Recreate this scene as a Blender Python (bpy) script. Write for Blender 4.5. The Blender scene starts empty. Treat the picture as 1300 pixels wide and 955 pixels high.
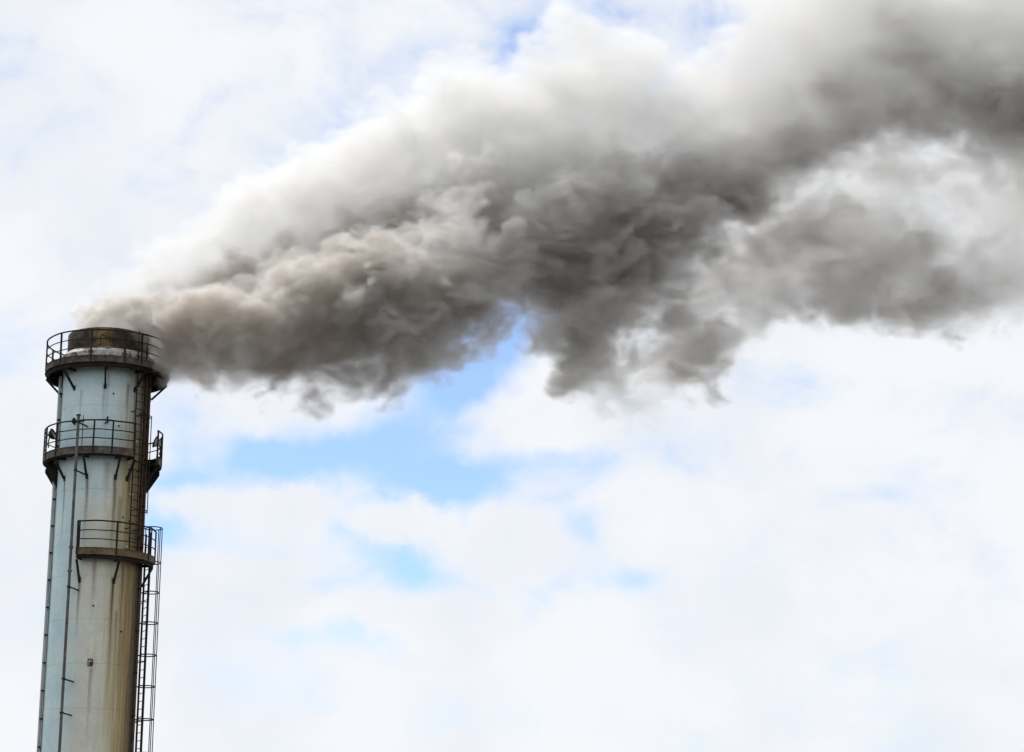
import bpy, math, random
import numpy as np
from mathutils import Vector

S = bpy.context.scene
COL = S.collection
R = math.radians

# ------------------------------------------------------------------ camera
PITCH, FPX, CX, CY = R(16.0), 2724.0, 650.0, 432.5      # measured on the 1300 px wide photograph
CAM_Z = 1.7
cam = bpy.data.cameras.new('camera')
cam.sensor_width = 36.0
cam.lens = FPX / 1300 * 36
cam.shift_y = -45 / 1300
cam.clip_end = 20000
camo = bpy.data.objects.new('camera', cam)
COL.objects.link(camo)
camo.location = (0, 0, CAM_Z)
camo.rotation_euler = (math.pi / 2 + PITCH, 0, 0)
S.camera = camo


def ray(px, py):
    """direction of a photograph pixel, scaled so that the forward distance Y is 1"""
    u, v = (px - CX) / FPX, (CY - py) / FPX
    d = Vector((u, math.cos(PITCH) - v * math.sin(PITCH), math.sin(PITCH) + v * math.cos(PITCH)))
    return d / d.y


def at(px, py, Y):
    d = ray(px, py)
    return Vector((d.x * Y, Y, CAM_Z + d.z * Y))


# ------------------------------------------------------------------ render settings, exposure
S.view_settings.view_transform = 'Standard'
S.view_settings.look = 'None'
S.view_settings.exposure = 0.0
S.view_settings.gamma = 1.0
S.render.engine = 'CYCLES'
S.cycles.max_bounces = 16
S.cycles.volume_bounces = 6
S.cycles.diffuse_bounces = 3
S.cycles.use_adaptive_sampling = True
S.cycles.adaptive_threshold = 0.03
S.cycles.use_denoising = True
S.cycles.volume_step_rate = 2.0

# ------------------------------------------------------------------ sun and sky
SUN_EL, SUN_AZ = R(52), R(-42)            # azimuth from +Y (away from the camera) towards +X
sd = Vector((math.sin(SUN_AZ) * math.cos(SUN_EL), math.cos(SUN_AZ) * math.cos(SUN_EL), math.sin(SUN_EL)))
sl = bpy.data.lights.new('sun', 'SUN')
sl.energy = 2.5
sl.angle = R(14)
sl.color = (1.0, 0.96, 0.9)
so = bpy.data.objects.new('sun', sl)
COL.objects.link(so)
so.location = (-60, 60, 90)
so.rotation_euler = sd.to_track_quat('Z', 'Y').to_euler()


class NT:
    """small helper to write node trees as expressions"""
    def __init__(s, tree):
        s.t, s.n, s.l = tree, tree.nodes, tree.links.new

    def val(s, sock, v):
        if isinstance(v, bpy.types.NodeSocket):
            s.l(v, sock)
        else:
            sock.default_value = v

    def m(s, op, a, b=0.0, c=0.0, clamp=False):
        q = s.n.new('ShaderNodeMath')
        q.operation = op
        q.use_clamp = clamp
        for i, v in enumerate((a, b, c)):
            s.val(q.inputs[i], v)
        return q.outputs[0]

    def add(s, a, b): return s.m('ADD', a, b)
    def sub(s, a, b): return s.m('SUBTRACT', a, b)
    def mul(s, a, b, clamp=False): return s.m('MULTIPLY', a, b, clamp=clamp)

    def rng(s, v, a, b, c=0.0, d=1.0, kind='SMOOTHSTEP'):
        q = s.n.new('ShaderNodeMapRange')
        q.interpolation_type = kind
        s.val(q.inputs[0], v)
        for i, x in enumerate((a, b, c, d)):
            s.val(q.inputs[i + 1], x)
        return q.outputs[0]

    def mix(s, f, a, b, blend='MIX'):
        q = s.n.new('ShaderNodeMix')
        q.data_type = 'RGBA'
        q.blend_type = blend
        s.val(q.inputs[0], f)
        for i, v in ((6, a), (7, b)):
            s.val(q.inputs[i], v if isinstance(v, bpy.types.NodeSocket) else tuple(v) + (1.0,) * (4 - len(v)))
        return q.outputs[2]

    def noise(s, vec, scale, detail=4.0, rough=0.55, dist=0.0, w=None):
        q = s.n.new('ShaderNodeTexNoise')
        if w is not None:
            q.noise_dimensions = '4D'
            q.inputs['W'].default_value = w
        s.l(vec, q.inputs['Vector'])
        q.inputs['Scale'].default_value = scale
        q.inputs['Detail'].default_value = detail
        q.inputs['Roughness'].default_value = rough
        q.inputs['Distortion'].default_value = dist
        return q.outputs['Fac']

    def vmul(s, v, k):
        q = s.n.new('ShaderNodeVectorMath')
        q.operation = 'MULTIPLY'
        s.l(v, q.inputs[0])
        q.inputs[1].default_value = k
        return q.outputs[0]

    def xyz(s, v):
        q = s.n.new('ShaderNodeSeparateXYZ')
        s.l(v, q.inputs[0])
        return q.outputs

    def comb(s, x, y, z):
        q = s.n.new('ShaderNodeCombineXYZ')
        for i, v in enumerate((x, y, z)):
            s.val(q.inputs[i], v)
        return q.outputs[0]


W = bpy.data.worlds.new('World')
S.world = W
W.use_nodes = True
W.node_tree.nodes.clear()
g = NT(W.node_tree)
wo = g.n.new('ShaderNodeOutputWorld')
bg = g.n.new('ShaderNodeBackground')
bg.inputs['Strength'].default_value = 0.1
g.l(bg.outputs[0], wo.inputs[0])
sky = g.n.new('ShaderNodeTexSky')
sky.sky_type = 'NISHITA'
sky.sun_disc = False
sky.sun_elevation = SUN_EL
sky.sun_rotation = SUN_AZ
sky.altitude = 100
sky.air_density = 1.0
sky.dust_density = 0.3
sky.ozone_density = 1.0
tc = g.n.new('ShaderNodeTexCoord')
D = tc.outputs['Generated']
dx, dy, dz = g.xyz(D)
az = g.m('ARCTAN2', dx, dy)
el = g.m('ARCSINE', dz)
# a soft warp, so that holes in the cloud get uneven rims
n1 = g.noise(D, 22, 5, 0.6, w=1.3)
n2 = g.noise(D, 22, 5, 0.6, w=7.7)
n3 = g.noise(D, 70, 4, 0.6, w=3.1)
waz = g.add(az, g.add(g.mul(g.sub(n1, 0.5), 0.030), g.mul(g.sub(n3, 0.5), 0.010)))
wel = g.add(el, g.add(g.mul(g.sub(n2, 0.5), 0.024), g.mul(g.sub(n3, 0.5), 0.008)))


def blob(px, py, rx, ry, rot, amp, flat=False):
    d = ray(px, py).normalized()
    a0, e0 = math.atan2(d.x, d.y), math.asin(d.z)
    ca, sa = math.cos(R(rot)), math.sin(R(rot))
    u, v = g.mul(g.sub(waz, a0), math.cos(e0)), g.sub(wel, e0)
    p = g.mul(g.add(g.mul(u, ca), g.mul(v, sa)), FPX / rx)
    q = g.mul(g.sub(g.mul(v, ca), g.mul(u, sa)), FPX / ry)
    r2 = g.add(g.mul(p, p), g.mul(q, q))
    if flat:
        r2 = g.mul(r2, r2)
    return g.mul(g.m('EXPONENT', g.mul(r2, -1.0)), amp)


HOLES = [  # openings in the cloud layer: x, y, rx, ry, turn, depth
    (660, 410, 76, 44, 25, 1.5), (590, 478, 62, 46, 40, 1.4), (530, 545, 56, 30, 10, .7), (450, 570, 80, 32, 5, .85), (560, 612, 80, 28, -8, 1.1),
    (360, 585, 80, 26, 0, 0.9), (245, 612, 70, 24, 0, 0.7), (215, 672, 50, 18, 0, 0.8), (300, 700, 60, 16, 0, .4), (600, 800, 50, 18, 10, .4), (710, 745, 44, 16, 0, .4), (410, 745, 40, 14, 0, .35), (260, 530, 60, 16, 0, .3), (250, 780, 60, 14, 0, .3), (590, 655, 24, 34, 0, 0.6), (300, 560, 60, 20, 0, .3),
    (470, 690, 76, 18, -25, 0.75), (530, 742, 36, 18, -30, 0.55), (455, 800, 50, 14, -20, 0.55), (505, 815, 20, 20, 0, 0.4), (380, 800, 60, 14, 0, 0.4),
    (806, 735, 46, 26, 0, 0.85), (745, 665, 36, 30, 0, 0.7), (640, 560, 60, 24, -15, 0.55), (700, 590, 90, 20, 0, 0.4), (860, 790, 40, 20, 0, .3),
    (668, 70, 40, 50, 30, 1.5), (760, 20, 60, 24, 0, 0.95), (820, 112, 30, 20, 0, 0.9), (900, 40, 76, 46, -40, 0.6),
    (1030, 480, 70, 26, 0, 0.35), (510, 85, 70, 44, 20, 0.32), (410, 190, 70, 44, 30, 0.28), (1150, 620, 90, 20, 0, .22), (960, 700, 70, 18, 0, .25),
]
PUFFS = [  # cloud heaps that stand in the openings
    (655, 545, 105, 42, 0, -.75), (372, 645, 66, 38, 0, -.7), (512, 670, 66, 34, 5, -.8), (640, 688, 70, 52, 0, -.65), (245, 642, 50, 24, 0, -.5),
    (590, 800, 110, 46, -8, -.6), (300, 752, 130, 50, 0, -.55), (840, 660, 90, 50, 0, -.4), (330, 520, 100, 40, 0, -.35),
]
hole = blob(520, 640, 340, 170, 0, 0.42)                     # the cover is thinner here
for b in HOLES:
    hole = g.add(hole, blob(*b))
for b in PUFFS:
    hole = g.add(hole, blob(*b, flat=True))
fb = g.noise(D, 9, 7, 0.58, w=2.4)
wide = g.mul(g.rng(fb, 0.60, 0.80), 0.8)                     # the same broken cloud goes on all round the sky
heap = g.noise(g.vmul(D, (1, 1, 1.5)), 17, 7, 0.55, 0.4, w=5.5)      # soft cumulus heaps with clearer air between
veil = g.rng(heap, 0.54, 0.30, 0.0, 0.28)
tuft = g.noise(D, 48, 7, 0.66, 0.3, w=8.5)
open_ = g.add(g.add(hole, wide), g.add(veil, g.mul(g.sub(tuft, 0.5), 0.62)))
open_ = g.add(open_, g.mul(g.sub(heap, .5), -1.1))
open_ = g.rng(open_, 0.02, 1.4)
lit = g.noise(D, 11, 5, 0.5, w=9.1)
c1 = g.mix(g.rng(g.add(lit, g.mul(g.sub(heap, .5), .5)), 0.32, 0.68), (8.35, 8.75, 9.35), (9.25, 9.45, 9.8))
skyc = g.mix(1.0, sky.outputs[0], (1.2, 1.36, 1.62), 'MULTIPLY')
g.l(g.mix(g.mul(open_, 0.92), c1, skyc), bg.inputs['Color'])


# ------------------------------------------------------------------ mesh helpers
class MB:
    def __init__(s):
        s.v, s.f = [], []

    def grid(s, rows, closed_u, closed_v):
        """rows: list of equally long vertex lists"""
        o, n, k = len(s.v), len(rows), len(rows[0])
        for r in rows:
            s.v.extend(r)
        for i in range(n if closed_u else n - 1):
            for j in range(k if closed_v else k - 1):
                a, b = o + i * k, o + ((i + 1) % n) * k
                s.f.append((a + j, a + (j + 1) % k, b + (j + 1) % k, b + j))
        return o, n, k

    def tube(s, pts, r, seg=8, closed=False, caps=True):
        pts = [Vector(p) for p in pts]
        n = len(pts)
        rows, prev = [], None
        for i, p in enumerate(pts):
            if closed:
                t = pts[(i + 1) % n] - pts[i - 1]
            else:
                t = pts[min(i + 1, n - 1)] - pts[max(i - 1, 0)]
            t.normalize()
            if prev is None:
                prev = Vector((0, 0, 1)) if abs(t.z) < 0.8 else Vector((1, 0, 0))
            x = (prev - t * prev.dot(t)).normalized()
            y = t.cross(x)
            prev = x
            rows.append([p + (x * math.cos(a) + y * math.sin(a)) * r for a in (2 * math.pi * k / seg for k in range(seg))])
        o, n, k = s.grid(rows, closed, True)
        if not closed and caps:
            s.f.append(tuple(o + j for j in range(k))[::-1])
            s.f.append(tuple(o + (n - 1) * k + j for j in range(k)))
        return s

    def sweep(s, prof, a0, a1, seg, full=False):
        """closed (r, z) profile turned about the axis from a0 to a1 (degrees)"""
        rows = []
        cnt = seg if full else seg + 1
        for i in range(cnt):
            a = R(a0 + (a1 - a0) * i / seg)
            rows.append([Vector((r * math.sin(a), -r * math.cos(a), z)) for r, z in prof])
        o, n, k = s.grid(rows, full, True)
        if not full:
            s.f.append(tuple(o + j for j in range(k)))
            s.f.append(tuple(o + (n - 1) * k + j for j in range(k))[::-1])
        return s

    def bar(s, a, b, w, h, up=(0, 0, 1)):
        """rectangular bar from a to b, w across, h along up"""
        a, b, up = Vector(a), Vector(b), Vector(up)
        t = (b - a).normalized()
        x = t.cross(up).normalized()
        y = x.cross(t)
        o = len(s.v)
        for p in (a, b):
            for i, j in ((-1, -1), (1, -1), (1, 1), (-1, 1)):
                s.v.append(p + x * (i * w / 2) + y * (j * h / 2))
        for q in ((0, 1, 2, 3), (7, 6, 5, 4), (0, 4, 5, 1), (1, 5, 6, 2), (2, 6, 7, 3), (3, 7, 4, 0)):
            s.f.append(tuple(o + i for i in q))
        return s

    def mesh(s, name, mat, smooth=False):
        me = bpy.data.meshes.new(name)
        me.from_pydata([tuple(v) for v in s.v], [], s.f)
        me.materials.append(mat)
        import bmesh
        bm = bmesh.new()
        bm.from_mesh(me)
        bmesh.ops.recalc_face_normals(bm, faces=bm.faces)
        bm.to_mesh(me)
        bm.free()
        if smooth:
            me.polygons.foreach_set('use_smooth', [True] * len(me.polygons))
            try:
                me.set_sharp_from_angle(angle=R(40))
            except Exception:
                pass
        return me

    def build(s, name, mat, parent, smooth=False):
        return link(name, s.mesh(name, mat, smooth), parent)


def link(name, data, parent=None, loc=None, rotz=None):
    o = bpy.data.objects.new(name, data)
    COL.objects.link(o)
    o.parent = parent
    if loc is not None:
        o.location = loc
    if rotz is not None:
        o.rotation_euler = (0, 0, rotz)
    return o


def P(th, r, z):
    a = R(th)
    return Vector((r * math.sin(a), -r * math.cos(a), z))


def arc(a0, a1, r, z, n, wob=0.0, seed=0):
    q = random.Random(seed)
    ph = [q.uniform(0, 6.28) for _ in range(4)]
    return [P(a0 + (a1 - a0) * i / n, r + wob * math.sin(i * .7 + ph[0]) * .5,
              z + wob * (math.sin(i * .45 + ph[1]) + .6 * math.sin(i * 1.1 + ph[2]))) for i in range(n + 1)]


# ------------------------------------------------------------------ where the chimney stands
YC = 82.0
_b = at(130.3, 587, YC)
CHX, CHY = _b.x, YC
TO_CAM = math.atan2(-CHX, -CHY)                     # heading from the chimney to the camera
ROTZ = math.atan2(-CHX, CHY)                         # turns local -Y to the camera


def height(py, th=90.0, r=0.0):
    """height of the point at angle th and radius r that shows at picture row py"""
    p = P(th, r, 0)
    y = CHY + p.x * math.sin(ROTZ) + p.y * math.cos(ROTZ)
    return CAM_Z + y * math.tan(PITCH + math.atan((CY - py) / FPX))


RS = 1.735                                           # shell radius
R1, R2, R3 = 2.40, 2.27, 2.20                        # platform radii
Z1T, Z1B = height(451, 0, R1), height(458.7, 0, R1)  # top and bottom edge of each platform's fascia, from the photograph
Z2T, Z2B = height(566.5, 0, R2), height(575.3, 0, R2)
Z3T, Z3B = height(695.0, 0, R3), height(703.4, 0, R3)
ZTOP = height(415.5, 0, 1.60)
ZSHELL = Z1B + 0.10

# ------------------------------------------------------------------ materials
root = bpy.data.objects.new('chimney', None)
COL.objects.link(root)
root.location = (CHX, CHY, 0)
root.rotation_euler = (0, 0, ROTZ)
root.empty_display_size = 1


def material(name):
    m = bpy.data.materials.new(name)
    m.use_nodes = True
    t = NT(m.node_tree)
    b = t.n['Principled BSDF']
    tc = t.n.new('ShaderNodeTexCoord')
    tc.object = root
    return m, t, b, tc.outputs['Object']


def bump(t, b, h, strength, dist=0.02):
    q = t.n.new('ShaderNodeBump')
    q.inputs['Strength'].default_value = strength
    q.inputs['Distance'].default_value = dist
    t.l(h, q.inputs['Height'])
    t.l(q.outputs[0], b.inputs['Normal'])


def plain(name, c0, c1, scale=3.0, rough=0.6, metal=0.0, rust=None, rust_amt=0.0):
    m, t, b, v = material(name)
    n = t.noise(v, scale, 6, 0.65)
    col = t.mix(t.rng(n, 0.3, 0.7), c0, c1)
    if rust is not None:
        rn = t.noise(t.vmul(v, (1, 1, .5)), scale * 1.7, 7, 0.7, w=4.0)
        col = t.mix(t.rng(rn, 0.72 - rust_amt, 0.86 - rust_amt), col, rust)
    t.l(col, b.inputs['Base Color'])
    b.inputs['Roughness'].default_value = rough
    b.inputs['Metallic'].default_value = metal
    b.inputs['Specular IOR Level'].default_value = .2
    bump(t, b, t.noise(v, scale * 6, 4, 0.7), 0.3, 0.01)
    return m


STEEL = plain('dark_rusty_steel', (.012, .011, .010), (.030, .024, .02), 4, 0.7, 0.0, (.06, .028, .014), 0.10)
FASCIA = plain('weathered_fascia', (.045, .038, .03), (.15, .13, .105), 3.2, 0.7, 0.0, (.06, .03, .014), 0.17)
TANFASCIA = plain('tan_fascia', (.085, .06, .034), (.20, .145, .082), 2.5, 0.7, 0.0, (.08, .04, .016), 0.15)
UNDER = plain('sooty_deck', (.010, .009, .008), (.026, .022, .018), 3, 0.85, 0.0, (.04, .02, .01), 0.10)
PIPE = plain('grey_pipe', (.07, .068, .062), (.14, .135, .12), 2.0, 0.5, 0.0, (.12, .06, .03), 0.06)
PALE = plain('pale_conduit', (.36, .38, .37), (.50, .53, .52), 1.5, 0.55, 0.0, (.14, .09, .05), 0.08)
BROWN = plain('rust_brown', (.045, .026, .016), (.10, .052, .028), 3, 0.8)
SEAM = plain('seam_primer', (.20, .20, .17), (.28, .27, .23), 3, 0.8)
WHITE = plain('white_enamel', (.55, .55, .53), (.68, .68, .66), 5, 0.4, 0.0, (.25, .2, .14), 0.06)

# the painted shell: pale blue, dusted yellow-grey, soot and rust running down on its lee side
SHELL, t, b, v = material('stained_blue_paint')
x, y, z = t.xyz(v)
ang = t.mul(t.m('ARCTAN2', x, t.mul(y, -1.0)), 180 / math.pi)           # degrees, 0 faces the camera, + to its right
sv = t.comb(t.mul(ang, 0.05), t.mul(z, 0.10), 3.7)
st1 = t.noise(sv, 3.0, 7, 0.62)
st2 = t.noise(t.comb(t.mul(ang, 0.16), t.mul(z, 0.07), 1.2), 3.0, 5, 0.6)
cl = t.noise(v, 1.1, 6, 0.6)
fine = t.noise(v, 9, 6, 0.7)
col = t.mix(t.rng(cl, 0.3, 0.7), (.54, .74, .79), (.68, .82, .82))
down = t.rng(z, Z2B - 0.3, Z2B - 2.6)                                    # the paint is greyer below the second platform
grey = t.mul(down, t.rng(t.add(ang, t.mul(t.sub(st1, 0.5), 40)), -44, -8))
col = t.mix(t.mul(grey, 0.92), col, t.mix(t.rng(cl, .3, .7), (.66, .655, .54), (.74, .73, .63)))
yel = t.rng(t.add(ang, t.add(t.mul(t.sub(st1, 0.5), 50), t.mul(t.sub(st2, .5), 22))), -4, 44)
yel = t.mul(yel, t.rng(z, Z1B - 1.0, Z2B - 0.5, 0.35, 1.0))
col = t.mix(yel, col, t.mix(st2, (.42, .335, .14), (.55, .46, .25)))
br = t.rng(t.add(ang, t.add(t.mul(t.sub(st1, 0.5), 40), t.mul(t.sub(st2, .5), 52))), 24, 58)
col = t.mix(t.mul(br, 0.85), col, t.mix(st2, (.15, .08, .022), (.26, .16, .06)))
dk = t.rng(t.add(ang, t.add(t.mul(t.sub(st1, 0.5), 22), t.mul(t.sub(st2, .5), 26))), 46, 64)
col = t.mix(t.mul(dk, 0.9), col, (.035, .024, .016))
streak = None
STREAKS = [  # angle, top, length, width (degrees), strength
    (-53, Z2B - 0.8, 2.8, 1.6, .75), (-18, Z2B - 0.8, 3.0, 2.0, .9), (6, Z2B - 0.2, 1.5, 4.5, .45), (17, Z2B - 0.8, 3.6, 2.3, 1.0), (37, Z2B - 0.6, 2.5, 2.2, .9), (25, Z2B - 1.5, 3, 3, .4),
    (-21, Z3B - 0.8, 2.4, 1.8, .8), (-3, Z3B - 0.1, 2.4, 3.0, .55), (21, Z3B - 0.8, 4.5, 2.6, 1.0), (34, Z3B - 0.2, 5.0, 3.0, .7), (43, Z3B - .2, 5, 3, .7), (28, Z3B - 2, 4, 2, .5),
    (-3, Z1B - 0.7, 2.0, 1.6, .5), (1, Z1B - 0.2, 2.6, 2.4, .35), (-33, Z1B - .9, 2.0, 1.8, .35), (28, Z1B - .6, 2.2, 2.2, .6), (-1, Z3B - 4.2, 3.0, 2.2, .6),
]
wob = t.mul(t.sub(t.noise(t.comb(t.mul(z, 1.0), 2.2, 0.5), 1.3, 3, .5), .5), 3.0)
for a_, zt, ln, wd, am in STREAKS:
    q = t.mul(t.sub(t.add(ang, wob), a_), 1.0 / wd)
    q = t.m('EXPONENT', t.mul(t.mul(q, q), -1.0))
    q = t.mul(q, t.mul(t.rng(z, zt + 0.08, zt - 0.12), t.rng(z, zt - ln, zt, 0, 1, 'LINEAR')))
    q = t.mul(q, am)
    streak = q if streak is None else t.m('MAXIMUM', streak, q)
streak = t.mul(streak, t.rng(t.add(st2, t.mul(t.sub(fine, .5), .4)), 0.25, 0.6, .45, 1.0))
col = t.mix(t.mul(streak, 1.25, True), col, (.11, .052, .018))
runs = t.mul(t.rng(t.noise(t.comb(t.mul(ang, 0.30), t.mul(z, 0.16), 8.1), 3.0, 6, 0.65), 0.56, 0.78), t.rng(ang, -60, 30, .12, .5))
col = t.mix(runs, col, (.19, .145, .08))
spots = t.rng(t.noise(v, 5.5, 3, 0.5, w=2.0), 0.73, 0.77)
col = t.mix(t.mul(spots, .7), col, (.10, .055, .03))
dark_tone = t.mul(t.rng(z, ZSHELL - 0.55, ZSHELL + 0.1), t.rng(fine, .25, .75, .2, .8))  # darker towards the top of the shell
col = t.mix(dark_tone, col, (.09, .075, .06))
scuff = t.mul(t.rng(fine, .25, .8, 0.0, .22), 1.0)
col = t.mix(scuff, col, (.28, .28, .25))
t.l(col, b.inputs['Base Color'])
b.inputs['Roughness'].default_value = 0.75
b.inputs['Specular IOR Level'].default_value = 0.25
bump(t, b, t.add(t.noise(v, 1.6, 3, .5), t.mul(fine, .15)), 0.35, 0.03)

# the flue outlet: scorched dark steel with an ochre patch
FLUE, t, b, v = material('scorched_steel')
x, y, z = t.xyz(v)
ang = t.mul(t.m('ARCTAN2', x, t.mul(y, -1.0)), 180 / math.pi)
st = t.noise(t.comb(t.mul(ang, 0.10), t.mul(z, 0.3), 0.0), 4.0, 6, .65)
nz = t.noise(v, 3.2, 7, .65)
col = t.mix(t.rng(nz, .3, .7), (.022, .016, .010), (.052, .037, .022))
q = t.mul(t.sub(ang, -11), 1 / 14)
pt = t.mul(t.m('EXPONENT', t.mul(t.mul(q, q), -1.0)), t.rng(t.add(nz, t.mul(t.sub(st, .5), .8)), .34, .66))
col = t.mix(t.mul(pt, .9), col, (.26, .19, .07))
hot = t.rng(t.noise(v, 6.5, 5, .6, w=1.0), .66, .74)
col = t.mix(t.mul(hot, pt), col, (.62, .58, .42))
col = t.mix(t.mul(t.rng(st, .55, .75), .75), col, (.028, .022, .018))
low = t.rng(z, ZTOP - 1.0, ZTOP - 0.55, 1, 0)
col = t.mix(t.mul(low, t.rng(st, .42, .6)), col, (.16, .075, .03))
t.l(col, b.inputs['Base Color'])
b.inputs['Roughness'].default_value = .75
b.inputs['Specular IOR Level'].default_value = .2
bump(t, b, nz, .4, .03)

COLLAR = plain('rusty_white_collar', (.42, .40, .37), (.58, .57, .54), 3, .6, 0.0, (.12, .075, .045), .26)

# ------------------------------------------------------------------ ground (below the picture, it throws its light on the underside of things)
GM = bpy.data.materials.new('yard_ground')
GM.use_nodes = True
t = NT(GM.node_tree)
gtc = t.n.new('ShaderNodeTexCoord')
gn = t.noise(gtc.outputs['Object'], .15, 8, .65)
t.l(t.mix(t.rng(gn, .35, .65), (.05, .05, .048), (.09, .085, .075)), t.n['Principled BSDF'].inputs['Base Color'])
t.n['Principled BSDF'].inputs['Roughness'].default_value = .9
gb = MB()
n_ = 20
gb.grid([[Vector((-5000 + 10000 * i / n_, -5000 + 10000 * j / n_, 0)) for j in range(n_ + 1)] for i in range(n_ + 1)], False, False)
go_ = gb.build('ground', GM, None)
go_['kind'] = 'structure'
go_['label'] = 'flat dark factory yard around the chimney'

# ------------------------------------------------------------------ chimney
root['label'] = 'tall pale blue steel chimney with rust streaks, three railed platforms and ladders, smoking'
root['category'] = 'chimney'

COURSE = 1.66
zz = ZSHELL
top = True
while zz > 0.05:
    z0 = max(zz - COURSE, -0.3)
    m = MB()
    zt, zb = zz - (0 if top else 0.003), z0 + 0.003
    m.sweep([(RS - .02, zb), (RS - .003, zb), (RS, zb + .004), (RS, zb + .02), (RS, zb + .06), (RS, zt - .06), (RS, zt - .02), (RS, zt - .004), (RS - .003, zt), (RS - .02, zt)], 0, 360, 128, True)
    m.build('shell_ring', SHELL, root, True)
    zz, top = z0, False
m = MB()
m.sweep([(RS - .08, -.3), (RS - .008, -.3), (RS - .008, ZSHELL - .03), (RS - .08, ZSHELL - .03)], 0, 360, 96, True)
m.build('inner_shell', SEAM, root, True)

m = MB()
m.sweep([(1.52, ZSHELL), (1.60, ZSHELL), (1.60, ZTOP - .5), (1.602, ZTOP - .03), (1.585, ZTOP), (1.53, ZTOP), (1.52, ZTOP - .05)], 0, 360, 128, True)
fl = m.build('flue_outlet', FLUE, root, True)
m = MB()
m.sweep([(1.605, ZTOP - .78), (1.66, ZTOP - .80), (1.92, ZTOP - 1.02), (1.97, ZSHELL + .02), (1.605, ZSHELL + .02)], 0, 360, 128, True)
m.build('collar', COLLAR, root, True)

rnd = random.Random(4)


def platform(zt, zb, rad, a0, a1, posts, braces, mats, gap=None, rail_h=1.12, ends=True, brace_drop=.80, plates=(), beam=.1):
    """deck with fascia, three rails, posts, joists and knee braces; gap: rails only outside the given angles"""
    fas, und = mats
    full = a1 - a0 >= 359.9
    zd = zt - .13                                                     # deck surface
    n = max(12, int((a1 - a0) / 4))
    inner = RS + .025

    m = MB()
    m.sweep([(inner, zd - .04), (rad - .03, zd - .04), (rad - .03, zd), (inner, zd)], a0 + .3, a1 - .3 if not full else a1 + .3, n, full)
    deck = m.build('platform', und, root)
    m = MB()
    m.sweep([(rad - .012, zb), (rad, zb), (rad, zt), (rad - .012, zt)], a0, a1, n * 2, full)
    m.build('toe_board', fas, deck, True)
    m = MB()
    m.sweep([(rad - .10, zb - .012), (rad + .018, zb - .012), (rad + .018, zb), (rad - .10, zb)], a0, a1, n * 2, full)
    m.build('bottom_flange', fas, deck, True)
    m = MB()
    m.sweep([(rad + .002, zt - .012), (rad + .02, zt - .012), (rad + .02, zt + .008), (rad - .03, zt + .008), (rad - .03, zt), (rad + .002, zt)], a0, a1, n * 2, full)
    m.build('top_edge', fas, deck, True)
    m = MB()
    m.sweep([(rad - .16, zb - beam), (rad - .05, zb - beam), (rad - .05, zb - .014), (rad - .16, zb - .014)], a0 + .2, a1 - .2 if not full else a1 + .2, n * 2, full)
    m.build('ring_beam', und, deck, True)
    if not full and ends:
        for a in (a0, a1):
            MB().bar(P(a, inner, (zt + zb) / 2 - .02), P(a, rad - .014, (zt + zb) / 2 - .02), .012, zt - zb - .05).build('end_board', fas, deck)
    zr = zt + rail_h - .10
    for k, (h, rr, nm) in enumerate(((0, .031, 'handrail'), (-.36, .021, 'midrail'), (-.70, .021, 'midrail'))):
        m = MB()
        if full:
            m.tube(arc(0, 360, rad, zr + h, 72, .006, k)[:-1], rr, 8, True)
        else:
            pts = arc(a0 + .8, a1 - .8, rad, zr + h, n, .008, k)
            if ends:
                pts = [P(a0 + .8, RS + .25, zr + h)] + pts
            m.tube(pts, rr, 8)
        m.build(nm, STEEL, deck, True)
    for a in posts:
        m = MB()
        lean = rnd.uniform(-.5, .5)
        m.bar(P(a, rad + .002, zb + .02), P(a + lean, rad + .002, zr - .02), .06, .055, P(a, 1, 0))
        m.build('post', STEEL, deck)
    if not full and ends:
        MB().bar(P(a0 + .8, RS + .25, zd), P(a0 + .8, RS + .25, zr - .02), .045, .045, P(a0, 1, 0)).build('post', STEEL, deck)
    zb -= beam
    for a in braces:
        m = MB()
        m.bar(P(a, rad - .05, zb - .045), P(a, RS + .03, zb - brace_drop), .07, .075)
        m.build('brace', STEEL, deck)
        m = MB()
        m.bar(P(a, RS + .01, zb + .05), P(a, rad - .17, zb + .05), .07, .10)
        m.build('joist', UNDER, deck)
        m = MB()
        m.bar(P(a, RS + .003, zb - brace_drop - .10), P(a, RS + .003, zb - brace_drop + .10), .11, .02, P(a, 1, 0))
        m.build('foot_plate', STEEL, deck)
    q = a0
    step = 15.0
    while q < a1 - 6:
        a = q + 7.5
        if min(abs(a - b_) for b_ in braces) > 5:
            m = MB()
            m.bar(P(a, RS + .01, zd - .085), P(a, rad - .17, zd - .085), .045, .08)
            m.build('joist', UNDER, deck)
        q += step
    for a in plates:                                                  # solid gusset plates
        m = MB()
        p0, p1, p2, p3 = P(a, RS + .01, zb - .06), P(a, rad - .05, zb - .06), P(a, rad - .05, zb - .22), P(a, RS + .01, zb - .98)
        sd_ = P(a + 90, .008, 0)
        o = len(m.v)
        for s_ in (-1, 1):
            m.v += [p + sd_ * s_ for p in (p0, p1, p2, p3)]
        m.f += [(0, 1, 2, 3), (7, 6, 5, 4), (0, 4, 5, 1), (1, 5, 6, 2), (2, 6, 7, 3), (3, 7, 4, 0)]
        m.build('gusset_plate', UNDER, deck)
    return deck, zr


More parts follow.
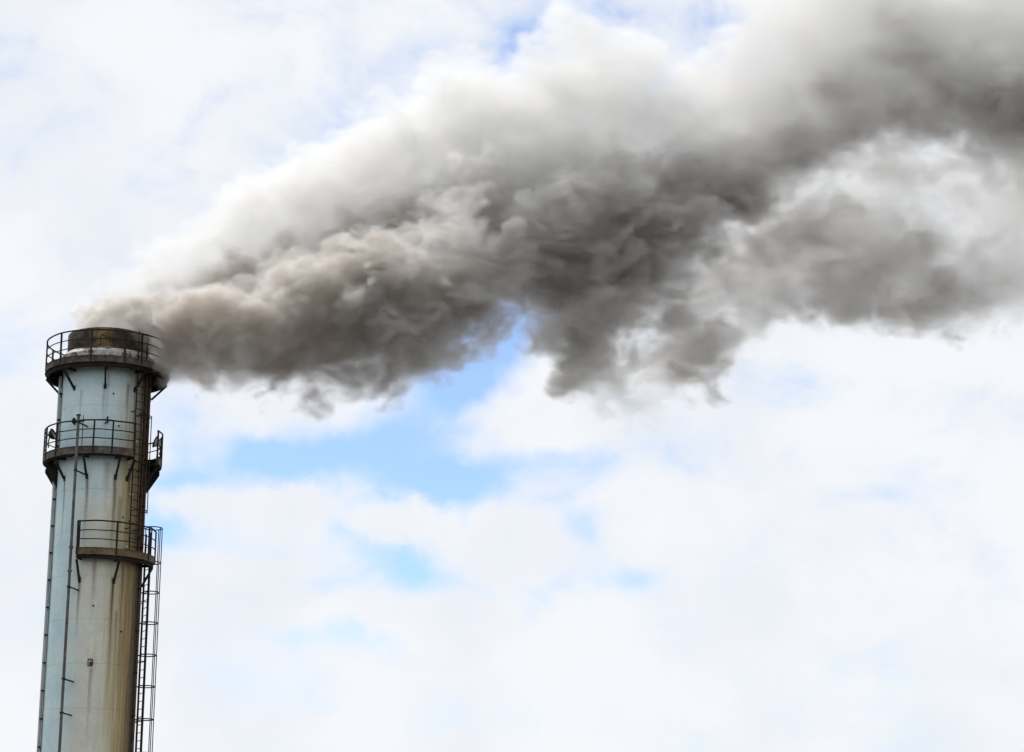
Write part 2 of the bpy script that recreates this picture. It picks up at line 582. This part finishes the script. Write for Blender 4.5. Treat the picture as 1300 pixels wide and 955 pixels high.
p1, zr1 = platform(Z1T, Z1B, R1, 0, 360, [-82, -49, -16, 15, 32, 82, 115, 148, 181, 214, 245], [-90, -45, -2, 38, 92, 135, 180, 225], (FASCIA, UNDER), brace_drop=.66, beam=.17)
p2, zr2 = platform(Z2T, Z2B, R2, -200, 33, [-196, -160, -125, -92, -74, -52, -10, 8, 31], [-150, -54, -19, 17, 33], (FASCIA, UNDER), ends=False, brace_drop=.72, plates=(-100, -75), beam=.07)
p2b, _ = platform(Z2T, Z2B, R2, 64, 158, [66, 86, 100, 130, 155], [70, 150], (FASCIA, UNDER), ends=False, brace_drop=.72, plates=(92, 112), beam=.07)
p3, zr3 = platform(Z3T, Z3B, R3, -22, 84, [-20.5, 18, 60, 82], [-21, 22, 76], (TANFASCIA, UNDER), brace_drop=.76, beam=.15)


def ladder(th, r, z0, z1, width, hoops, hoop_r, straps, rung_from, off=.78, sweep_=1.28):
    """caged ladder: an Empty with stiles, rungs, hoops and straps; it stands tangent to the shell at angle th"""
    e = link('ladder', None, root)
    e.empty_display_size = .3
    tx = P(th + 90, 1, 0)
    ro = P(th, 1, 0)
    c = P(th, r, 0)
    for s_ in (-1, 1):
        a = c + tx * (s_ * width / 2)
        MB().bar(a + Vector((0, 0, z0)), a + Vector((0, 0, z1)), .055, .022, tx).build('stile', STEEL, e)
    me = MB().tube([tx * (-width / 2 + .005), tx * (width / 2 - .005)], .016, 6).mesh('rung', STEEL, True)
    zq = rung_from
    while zq < z1 - .5:
        if zq > z0:
            link('rung', me, e, c + Vector((0, 0, zq)))
        zq += .30
    hm = None
    for hz in hoops:
        if hm is None:
            pts = []
            for k in range(25):
                a = math.pi * (-.5 + k / 24) * sweep_
                pts.append(tx * (hoop_r * math.sin(a)) + ro * (hoop_r * off + hoop_r * math.cos(a)))
            pts = [tx * (-width / 2)] + pts + [tx * (width / 2)]
            hm = MB().tube(pts, .022, 6).mesh('hoop', STEEL, True)
        link('hoop', hm, e, c + Vector((0, 0, hz)))
    if hoops:
        for sa in straps:
            a = R(sa)
            p = c + tx * (hoop_r * math.sin(a)) + ro * (hoop_r * off + hoop_r * math.cos(a))
            MB().tube([p + Vector((0, 0, min(hoops) - .1)), p + Vector((0, 0, max(hoops)))], .018, 6).build('cage_strap', STEEL, e, True)
    zb_ = z0 + 1.0
    while zb_ < z1 - 1.4:
        for s_ in (-1, 1):
            a = c + tx * (s_ * width / 2)
            L_ = r - RS + .03
            MB().bar(a - ro * .02 + Vector((0, 0, zb_)), a - ro * L_ + Vector((0, 0, zb_)), .05, .03).build('standoff', STEEL, e)
        zb_ += 2.3
    return e


# upper ladder: third platform to the top platform, then past it to the handrail
ladder(42, 1.97, Z3T - .1, Z1T + 1.25, .44, [height(534, 60, 2.3), height(653, 60, 2.3), height(592, 60, 2.3)], .30, (-60, 0, 55), Z3T + .2)
# lower caged ladder on the right-hand side
ladder(110, 2.04, 0.1, Z3T + 1.15, .44, [height(y_, 97, 2.2) for y_ in (668, 712, 750, 789, 830, 870, 912, 955, 1000, 1050, 1100)], .36, (-120, -60, -15, 30, 75, 120), .3, .5, 1.7)

# tall grey standpipe in front of the platforms
pp = P(-24.5, 2.40, 0)
zp_top = height(528, -24.5, 2.40)
m = MB().tube([pp + Vector((0, 0, .1)), pp + Vector((0, 0, 6)), pp + Vector((0, 0, 12)), pp + Vector((0, 0, zp_top))], .055, 12)
sp = m.build('standpipe', PIPE, root, True)
for py in (536, 597, 695, 725, 745, 862, 905, 960):
    hz = height(py, -24.5, 2.40)
    if py in (695, 725):
        MB().tube([pp + Vector((0, 0, hz - .035)), pp + Vector((0, 0, hz + .035))], .088, 12).build('pipe_coupling', PIPE, sp, True)
    else:
        MB().tube([pp + Vector((0, 0, hz - .03)), pp + Vector((0, 0, hz + .03))], .075, 12).build('clamp', STEEL, sp, True)
        MB().bar(pp * .985 + Vector((0, 0, hz)), P(-21.5, RS + .0, hz - .03), .035, .05).build('bracket', STEEL, sp)
MB().tube([pp + Vector((0, 0, zp_top)), pp + Vector((0, 0, zp_top + .05))], .085, 12).build('cap', STEEL, sp, True)
MB().bar(pp + P(65, .03, zp_top - .22), pp + P(65, .26, zp_top - .20), .05, .06).build('clip', STEEL, sp)
MB().bar(pp + P(65, .2, zp_top - 1.3), pp + P(65, .2, zp_top + .02), .03, .03, (1, 0, 0)).build('stay_rod', STEEL, sp)

# pale conduit down the left edge, with dark clips
cp = P(-83, RS + .075, 0)
m = MB().tube([cp + Vector((0, 0, .1)), cp + Vector((0, 0, 9)), cp + Vector((0, 0, Z1B - .12))], .06, 10)
cd = m.build('conduit', PALE, root, True)
c2 = P(-76, RS + .03, 0)
MB().bar(c2 + Vector((0, 0, .1)), c2 + Vector((0, 0, Z1B - .12)), .05, .03, (1, 0, 0)).build('cable', STEEL, cd)
zq = .8
while zq < Z1B - .4:
    MB().bar(P(-78, RS + .002, zq), P(-80.5, RS + .07, zq), .16, .05).build('clip', STEEL, cd)
    zq += 1.05

# rust-brown pipes that run down behind the upper ladder
for th, rr, ra, z0, z1 in ((54, RS + .14, .06, Z3T - .05, Z1B - .12), (66, RS + .07, .05, 0.1, Z1B - .12)):
    q = P(th, rr, 0)
    m = MB().tube([q + Vector((0, 0, z0)), q + Vector((0, 0, (z0 + z1) / 2)), q + Vector((0, 0, z1))], ra, 10)
    cc = m.build('downpipe', BROWN, root, True)
    zq = z0 + .7
    while zq < z1:
        MB().tube([q + Vector((0, 0, zq - .03)), q + Vector((0, 0, zq + .03))], ra + .025, 10).build('pipe_clip', STEEL, cc, True)
        zq += 1.6


# round floodlights on the second platform's railing
def floodlight(th, r, z, aim, mat):
    d = Vector(aim).normalized()
    c = P(th, r, z)
    m = MB()
    x = d.orthogonal().normalized()
    y = d.cross(x)
    prof = [(0.02, -.13), (.085, -.125), (.17, -.05), (.21, .05), (.222, .05), (.222, .07), (.205, .07), (.19, .0), (.09, -.10)]
    m.grid([[c + d * h + (x * math.cos(a) + y * math.sin(a)) * rr for a in (k * math.pi / 9 for k in range(18))] for rr, h in prof], False, True)
    o = m.build('floodlight', mat, root, True)
    ring = [c + d * .07 + (x * math.cos(a) + y * math.sin(a)) * .215 for a in (k * math.pi / 12 for k in range(24))]
    MB().tube(ring, .03, 8, True).build('rim', STEEL, o, True)
    m = MB()
    m.grid([[c + d * h + (x * math.cos(a) + y * math.sin(a)) * rr for a in (k * math.pi / 9 for k in range(18))] for rr, h in ((.02, -.10), (.085, -.09), (.16, -.025), (.20, .06))], False, True)
    m.build('reflector', WHITE, o, True)
    MB().tube([c - d * .1 - Vector((0, 0, .02)), c - d * .16 - Vector((0, 0, .30)), c - d * .12 - Vector((0, 0, .46))], .025, 8).build('bracket', STEEL, o, True)
    return o


floodlight(-80, 2.02, zr2 - .22, (.80, -.35, .35), STEEL)
floodlight(80, 2.08, zr2 - .34, (-.88, .12, .35), WHITE)

# small fittings on the shell
for th, py in ((43, 561), (40, 628), (38, 695)):
    c = P(th, RS, height(py, th, RS))
    o = P(th, 1, 0)
    MB().tube([c - o * .01, c + o * .10], .06, 12).build('sampling_port', WHITE, root, True)
for th, py in ((9, 500), (1, 537), (18, 541), (-2, 769), (40, 662), (30, 657), (36, 802)):
    c = P(th, RS, height(py, th, RS))
    o = P(th, 1, 0)
    MB().tube([c - o * .01, c + o * .03], .035, 8).build('bolt_hole_plug', STEEL, root, True)
for th, py, ln in ((3, 535, .16), (-40, 537, .2)):
    z_ = height(py, th, RS)
    MB().bar(P(th, RS - .01, z_), P(th, RS + .16, z_ + .10), .07, ln).build('stub_bracket', STEEL, root)
# little frame high on the lowest visible course
th, z_ = -2, height(841, -2, RS)
fr = MB().bar(P(th + 2.7, RS + .03, z_ - .11), P(th + 2.7, RS + .03, z_ + .11), .03, .05, P(th, 1, 0)).build('hand_frame', STEEL, root)
MB().bar(P(th - 2.7, RS + .03, z_ - .11), P(th - 2.7, RS + .03, z_ + .11), .02, .05, P(th, 1, 0)).build('frame_side', STEEL, fr)
MB().bar(P(th - 2.7, RS + .03, z_ + .12), P(th + 2.7, RS + .03, z_ + .12), .05, .02).build('frame_top', STEEL, fr)
MB().bar(P(th - 2.7, RS + .03, z_ - .12), P(th + 2.7, RS + .03, z_ - .12), .05, .02).build('frame_bottom', STEEL, fr)
MB().bar(P(th + 1, RS + .02, z_ - .12), P(th + 1, RS + .02, z_ + .02), .10, .05, P(th, 1, 0)).build('frame_plate', BROWN, fr)

# ------------------------------------------------------------------ smoke: a density grid grown from billows carried off by the wind
#@SMOKE
THIN_LIT, CORE_SHADE_NEAR, CORE_SHADE_FAR = (.955, .95, .94), (.75, .695, .635), (.81, .788, .757)
THIN_LIT_D, CORE_SHADE_D = .52, 1.15  # by density: shaded colour for the thick core, lit colour for thin smoke
SMOKE_DENSITY, SMOKE_ANISO = 1.9, .5
VOX = 0.10
lo = np.array([at(80, 400, YC).x, YC - 6.6, 21.2])
NX, NY, NZ = 440, 142, 236
hi = lo + (np.array([NX, NY, NZ]) - 1) * VOX
gx = (lo[0] + np.arange(NX) * VOX).astype('f4')
gy = (lo[1] + np.arange(NY) * VOX).astype('f4')
gz = (lo[2] + np.arange(NZ) * VOX).astype('f4')
nrng = np.random.default_rng(11)
TN = 160


def field(wavelength, s=.35):
    """tileable band-limited random field of unit spread, cut to the grid"""
    r = np.fft.rfftn(nrng.standard_normal((TN, TN, TN)))
    f, fr = np.fft.fftfreq(TN, VOX), np.fft.rfftfreq(TN, VOX)
    k = np.sqrt(f[:, None, None] ** 2 + f[None, :, None] ** 2 + (1.6 * fr[None, None, :]) ** 2) + 1e-6      # drawn out along the wind
    a = np.fft.irfftn(r * np.exp(-(np.log(k * wavelength)) ** 2 / (2 * s * s)), s=(TN, TN, TN))
    a = (a / a.std()).astype('f4')
    a = np.tile(a, [-(-n // TN) for n in (NZ, NY, NX)])
    return a[:NZ, :NY, :NX]


# billows: photograph column, row, radius (all in its pixels), distance behind the chimney in metres, density
PUFF = [
    # out of the flue, low front roll
    (103, 416, 17, 0, .6), (114, 407, 22, .2, .8), (132, 400, 28, .2, .9), (152, 396, 30, .2, .9), (118, 420, 18, -.6, .7), (142, 416, 24, -.5, .9), (172, 412, 26, -.6, 1), (188, 424, 20, -.6, 1), (150, 425, 24, .6, 1), (150, 412, 26, 0, .9), (165, 404, 28, -.3, .9), (180, 422, 24, 0, 1), (200, 412, 36, -.6, 1.1), (238, 420, 44, -1.4, 1.1),
    (285, 424, 52, -2, 1.1), (340, 422, 62, -2.4, 1.1), (400, 405, 74, -2.8, 1.1), (462, 388, 80, -3, 1.1), (520, 378, 78, -3, 1.1), (370, 440, 50, -2.4, 1), (330, 445, 36, -2.0, .9),
    (580, 360, 68, -2.6, 1.1), (640, 340, 46, -2.4, 1.1), (430, 440, 54, -2.5, 1), (495, 425, 58, -2.8, 1), (550, 410, 50, -2.8, 1.1), (270, 445, 30, -1.5, .8), (235, 440, 24, -1, .8),
    (526, 448, 32, -2.8, 1.1), (543, 464, 22, -2.8, 1.2), (380, 462, 34, -2.2, .8), (400, 492, 24, -2, .5), (425, 478, 26, -2, .6), (405, 515, 16, -2, .35), (345, 470, 26, -2, .5),
    (586, 396, 28, -2.8, 1), (618, 388, 16, -2.4, .8), (300, 458, 26, -1.6, .6), (465, 455, 26, -2.5, .9),
    # upper roll, behind
    (135, 395, 24, .4, 0.29), (165, 372, 36, .8, 0.25), (205, 350, 44, 1.6, 0.25), (255, 330, 52, 2.4, 0.27), (310, 312, 62, 2.8, 0.29), (365, 290, 72, 3.2, 0.32),
    (420, 265, 80, 3.2, 0.36), (470, 240, 80, 3.2, 0.40), (530, 205, 80, 2.8, 0.40), (590, 175, 80, 2.6, 0.40), (620, 120, 40, 2, 0.36), (565, 145, 50, 2.4, 0.36),
    (200, 382, 32, 1.0, .7), (250, 368, 42, 1.8, .9), (310, 352, 48, 2.2, 1), (380, 332, 56, 2.4, 1), (455, 305, 58, 2.2, 1), (530, 285, 64, 2.0, 1), (600, 275, 62, 1.2, .9),
    # middle body
    (650, 175, 88, 1.5, .3), (700, 220, 100, .6, .36), (620, 270, 80, .2, .8), (720, 310, 92, -.6, 1), (800, 290, 94, -.8, 1.1), (850, 258, 70, -.6, 1.1), (690, 275, 76, 0, .7),
    (700, 120, 78, 1.4, 0.36), (735, 70, 46, 1.4, 0.36), (790, 110, 72, 1.6, 0.32), (800, 185, 100, 1, .32), (860, 150, 68, 1.6, .24), (690, 340, 46, -1.2, 1), (760, 60, 30, 1.4, 0.29),
    (738, 380, 46, -1.2, 1), (732, 410, 44, -1.2, 1), (728, 428, 32, -1.2, 1.1), (725, 450, 19, -1.2, 1), (790, 350, 56, -1, 1.05), (812, 392, 32, -1, .9), (600, 232, 60, 1.2, .42), (770, 400, 34, -1.1, .9),
    # right, high
    (895, 225, 76, .6, .6), (925, 245, 54, .2, 1.1), (872, 268, 36, -.2, 1.1), (950, 130, 86, 1.2, .28), (975, 205, 50, .6, 1), (1000, 50, 96, 1.6, .24), (1040, 150, 66, .8, .7), (1060, 10, 100, 1.5, .24),
    (1000, 185, 46, .4, .9), (1085, 110, 76, .6, .6), (1085, 155, 40, .6, .9), (1040, 178, 34, .5, .9), (1150, 80, 86, .8, .55), (1135, 132, 44, .4, .8), (1215, 115, 72, .6, .75), (1250, 145, 50, .5, .9), (1295, 155, 60, .6, 1), (1250, 50, 96, 1.6, .36), (1360, 140, 90, .8, .9), (1440, 120, 90, 1, .6),
    (1150, -30, 120, 1.8, .22), (1300, -10, 120, 2, .24), (1420, 10, 110, 2, .24), (1300, 195, 36, .4, .8), (1010, 222, 24, .4, .6), (1050, 212, 18, .4, .4), (905, 100, 60, 1.6, .24), (1180, 150, 34, .5, .7), (1110, 185, 20, .5, .5),
    # right, lower layer
    (842, 372, 44, 1.0, .8), (872, 408, 38, 1.0, .8), (880, 432, 42, 1.0, .9), (888, 452, 38, 1.0, 1), (890, 470, 22, 1, 1.1), (905, 368, 42, 1.6, .6), (935, 325, 36, 2.4, .4), (958, 348, 56, 2.2, .6), (1000, 324, 58, 2.2, .6), (1055, 335, 62, 2.4, .75), (1115, 335, 62, 2.4, .7),
    (1165, 352, 54, 2, .75), (1190, 385, 42, 1.8, .8), (1200, 396, 26, 1.8, .6), (1225, 355, 52, 2, .6), (1265, 345, 54, 2.2, .34), (1310, 340, 60, 2.2, .26), (1020, 378, 38, 1.8, .55), (960, 388, 38, 1.4, .5), (1070, 380, 34, 1.8, .55), (1130, 375, 34, 1.8, .55),
    (838, 455, 32, 1, .45), (792, 474, 28, 1, .45), (912, 430, 34, 1, .45), (812, 520, 18, 1, .2), (820, 500, 18, 1, .24), (770, 490, 16, 1, .3),
    (1050, 265, 60, 2.6, .3), (1120, 245, 66, 2.8, .28), (1180, 270, 60, 2.8, .24), (1090, 220, 42, 2.8, .28), (1200, 220, 46, 2.4, .26), (1260, 250, 60, 2.6, .2), (1300, 290, 64, 2.6, .2), (1350, 260, 90, 2.6, .24), (1420, 220, 90, 2, .3),
]
Q = np.full((NZ, NY, NX), -3.0, 'f4')                # metres inside the nearest billow
DN = np.zeros((NZ, NY, NX), 'f4')
WT = np.full((NZ, NY, NX), 1e-6, 'f4')
for px, py, pr, dep, dens in PUFF:
    c = at(px, py, YC + dep)
    r = pr / FPX * math.sqrt(1 + ((px - CX) / FPX) ** 2) * (YC + dep) * 1.03
    reach = r + 2.0
    i0, i1 = [np.searchsorted(gx, c.x + s * reach) for s in (-1, 1)]
    j0, j1 = [np.searchsorted(gy, c.y + s * reach) for s in (-1, 1)]
    k0, k1 = [np.searchsorted(gz, c.z + s * reach) for s in (-1, 1)]
    if i1 <= i0 or j1 <= j0 or k1 <= k0:
        continue
    d = np.sqrt((gx[None, None, i0:i1] - c.x) ** 2 + (gy[None, j0:j1, None] - c.y) ** 2 + (gz[k0:k1, None, None] - c.z) ** 2)
    q = r - d
    sl_ = (slice(k0, k1), slice(j0, j1), slice(i0, i1))
    w = np.exp(np.clip(q / r * 4, -8, 4))
    DN[sl_] += w * dens
    WT[sl_] += w
    a = Q[sl_]
    h = np.clip(.5 + .5 * (q - a) / .5, 0, 1)        # smooth union
    Q[sl_] = a * (1 - h) + q * h + .5 * h * (1 - h)
DN /= WT
far = np.clip((gx - at(150, 400, YC).x) / 20.0, 0, 1)[None, None, :]          # 0 at the flue, 1 downwind
grow = (.35 + .65 * np.clip(far * 3.0, 0, 1)).astype('f4')
Q += grow * (.40 * (np.abs(field(5.0)) - .7) + .24 * (np.abs(field(2.2)) - .7)) + (.20 * (np.abs(field(1.15)) - .7) + .10 * (np.abs(field(.6)) - .7)) * (.6 + .4 * far)
wisp = field(1.6, .5) + .7 * field(.7, .5)
edge = (.45 + .45 * far).astype('f4')
rho = np.clip((Q + .10 + .2 * far + .12 * wisp) / edge, 0, 1)
rho = rho * rho * (3 - 2 * rho)
rho *= DN * np.clip(1 + .20 * wisp + (.05 + .25 * far) * field(3.4, .5), .2, 2.2)
# eddies tear the rims into tatters
sh = []
for n_, ax_ in ((NZ, 0), (NY, 1), (NX, 2)):
    w_ = (.20 * field(2.2, .4) + .10 * field(.9, .4)) / VOX * (.35 + .65 * np.clip(far * 3, 0, 1))
    base = np.arange(n_, dtype='f4').reshape([-1 if k == ax_ else 1 for k in range(3)])
    sh.append(np.clip(np.rint(base + w_), 0, n_ - 1).astype('i4'))
rho = rho[sh[0], sh[1], sh[2]]
del sh
# keep the inside of the flue only up to its rim, and fade at the far end of the grid
rr = np.sqrt((gx[None, :] - CHX) ** 2 + (gy[:, None] - CHY) ** 2)
rim = np.clip((gz - (ZTOP - .25)) / .15, 0, 1)
low_ok = np.where(rr[None] < 1.5, rim[:, None, None], 1)
rho *= low_ok
rho *= np.clip((hi[0] - gx) / 3.0, 0, 1)[None, None, :]
rho *= np.clip((hi[2] - gz) / 2.0, 0, 1)[:, None, None]
del Q, DN, WT, wisp

me = bpy.data.meshes.new('smoke_grid')
me.vertices.add(NX * NY * NZ)
at_ = me.attributes.new('dens', 'FLOAT', 'POINT')
at_.data.foreach_set('value', np.ascontiguousarray(rho, 'f4').ravel())
smoke = link('smoke', me)
smoke['kind'] = 'stuff'
smoke['label'] = 'thick grey brown smoke blown to the right from the chimney top'

ng = bpy.data.node_groups.new('density_grid', 'GeometryNodeTree')
ng.interface.new_socket('Geometry', in_out='INPUT', socket_type='NodeSocketGeometry')
ng.interface.new_socket('Geometry', in_out='OUTPUT', socket_type='NodeSocketGeometry')
n, L = ng.nodes, ng.links.new
gi, gout = n.new('NodeGroupInput'), n.new('NodeGroupOutput')
vc = n.new('GeometryNodeVolumeCube')
vc.inputs['Min'].default_value = lo
vc.inputs['Max'].default_value = hi
for nm, k in (('X', NX), ('Y', NY), ('Z', NZ)):
    vc.inputs['Resolution ' + nm].default_value = k
pos = n.new('GeometryNodeInputPosition')


def vmath(op, a, b=None):
    q = n.new('ShaderNodeVectorMath')
    q.operation = op
    L(a, q.inputs[0])
    if b is not None:
        q.inputs[1].default_value = b
    return q.outputs['Value' if op == 'DOT_PRODUCT' else 'Vector']


v = vmath('SUBTRACT', pos.outputs[0], tuple(lo))
v = vmath('MULTIPLY', v, (1 / VOX,) * 3)
v = vmath('FLOOR', vmath('ADD', v, (.5, .5, .5)))
ix = vmath('DOT_PRODUCT', v, (1, NX, NX * NY))
si = n.new('GeometryNodeSampleIndex')
si.data_type, si.domain = 'FLOAT', 'POINT'
na = n.new('GeometryNodeInputNamedAttribute')
na.data_type = 'FLOAT'
na.inputs['Name'].default_value = 'dens'
L(gi.outputs[0], si.inputs['Geometry'])
L(na.outputs[0], si.inputs['Value'])
L(ix, si.inputs['Index'])
L(si.outputs[0], vc.inputs['Density'])

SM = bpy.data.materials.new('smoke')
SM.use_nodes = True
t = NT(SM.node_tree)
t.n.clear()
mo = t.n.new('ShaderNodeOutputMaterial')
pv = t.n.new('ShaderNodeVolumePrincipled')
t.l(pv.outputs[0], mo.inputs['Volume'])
ge = t.n.new('ShaderNodeNewGeometry')
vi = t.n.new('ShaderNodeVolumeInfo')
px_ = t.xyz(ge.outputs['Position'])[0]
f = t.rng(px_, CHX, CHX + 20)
dark_tone = t.mix(f, CORE_SHADE_NEAR, CORE_SHADE_FAR)             # brown thins out downwind; dense core's shade and thin smoke's brightness are painted in
t.l(t.mix(t.rng(vi.outputs['Density'], THIN_LIT_D, CORE_SHADE_D), THIN_LIT, dark_tone), pv.inputs['Color'])
pv.inputs['Density'].default_value = SMOKE_DENSITY
pv.inputs['Anisotropy'].default_value = SMOKE_ANISO
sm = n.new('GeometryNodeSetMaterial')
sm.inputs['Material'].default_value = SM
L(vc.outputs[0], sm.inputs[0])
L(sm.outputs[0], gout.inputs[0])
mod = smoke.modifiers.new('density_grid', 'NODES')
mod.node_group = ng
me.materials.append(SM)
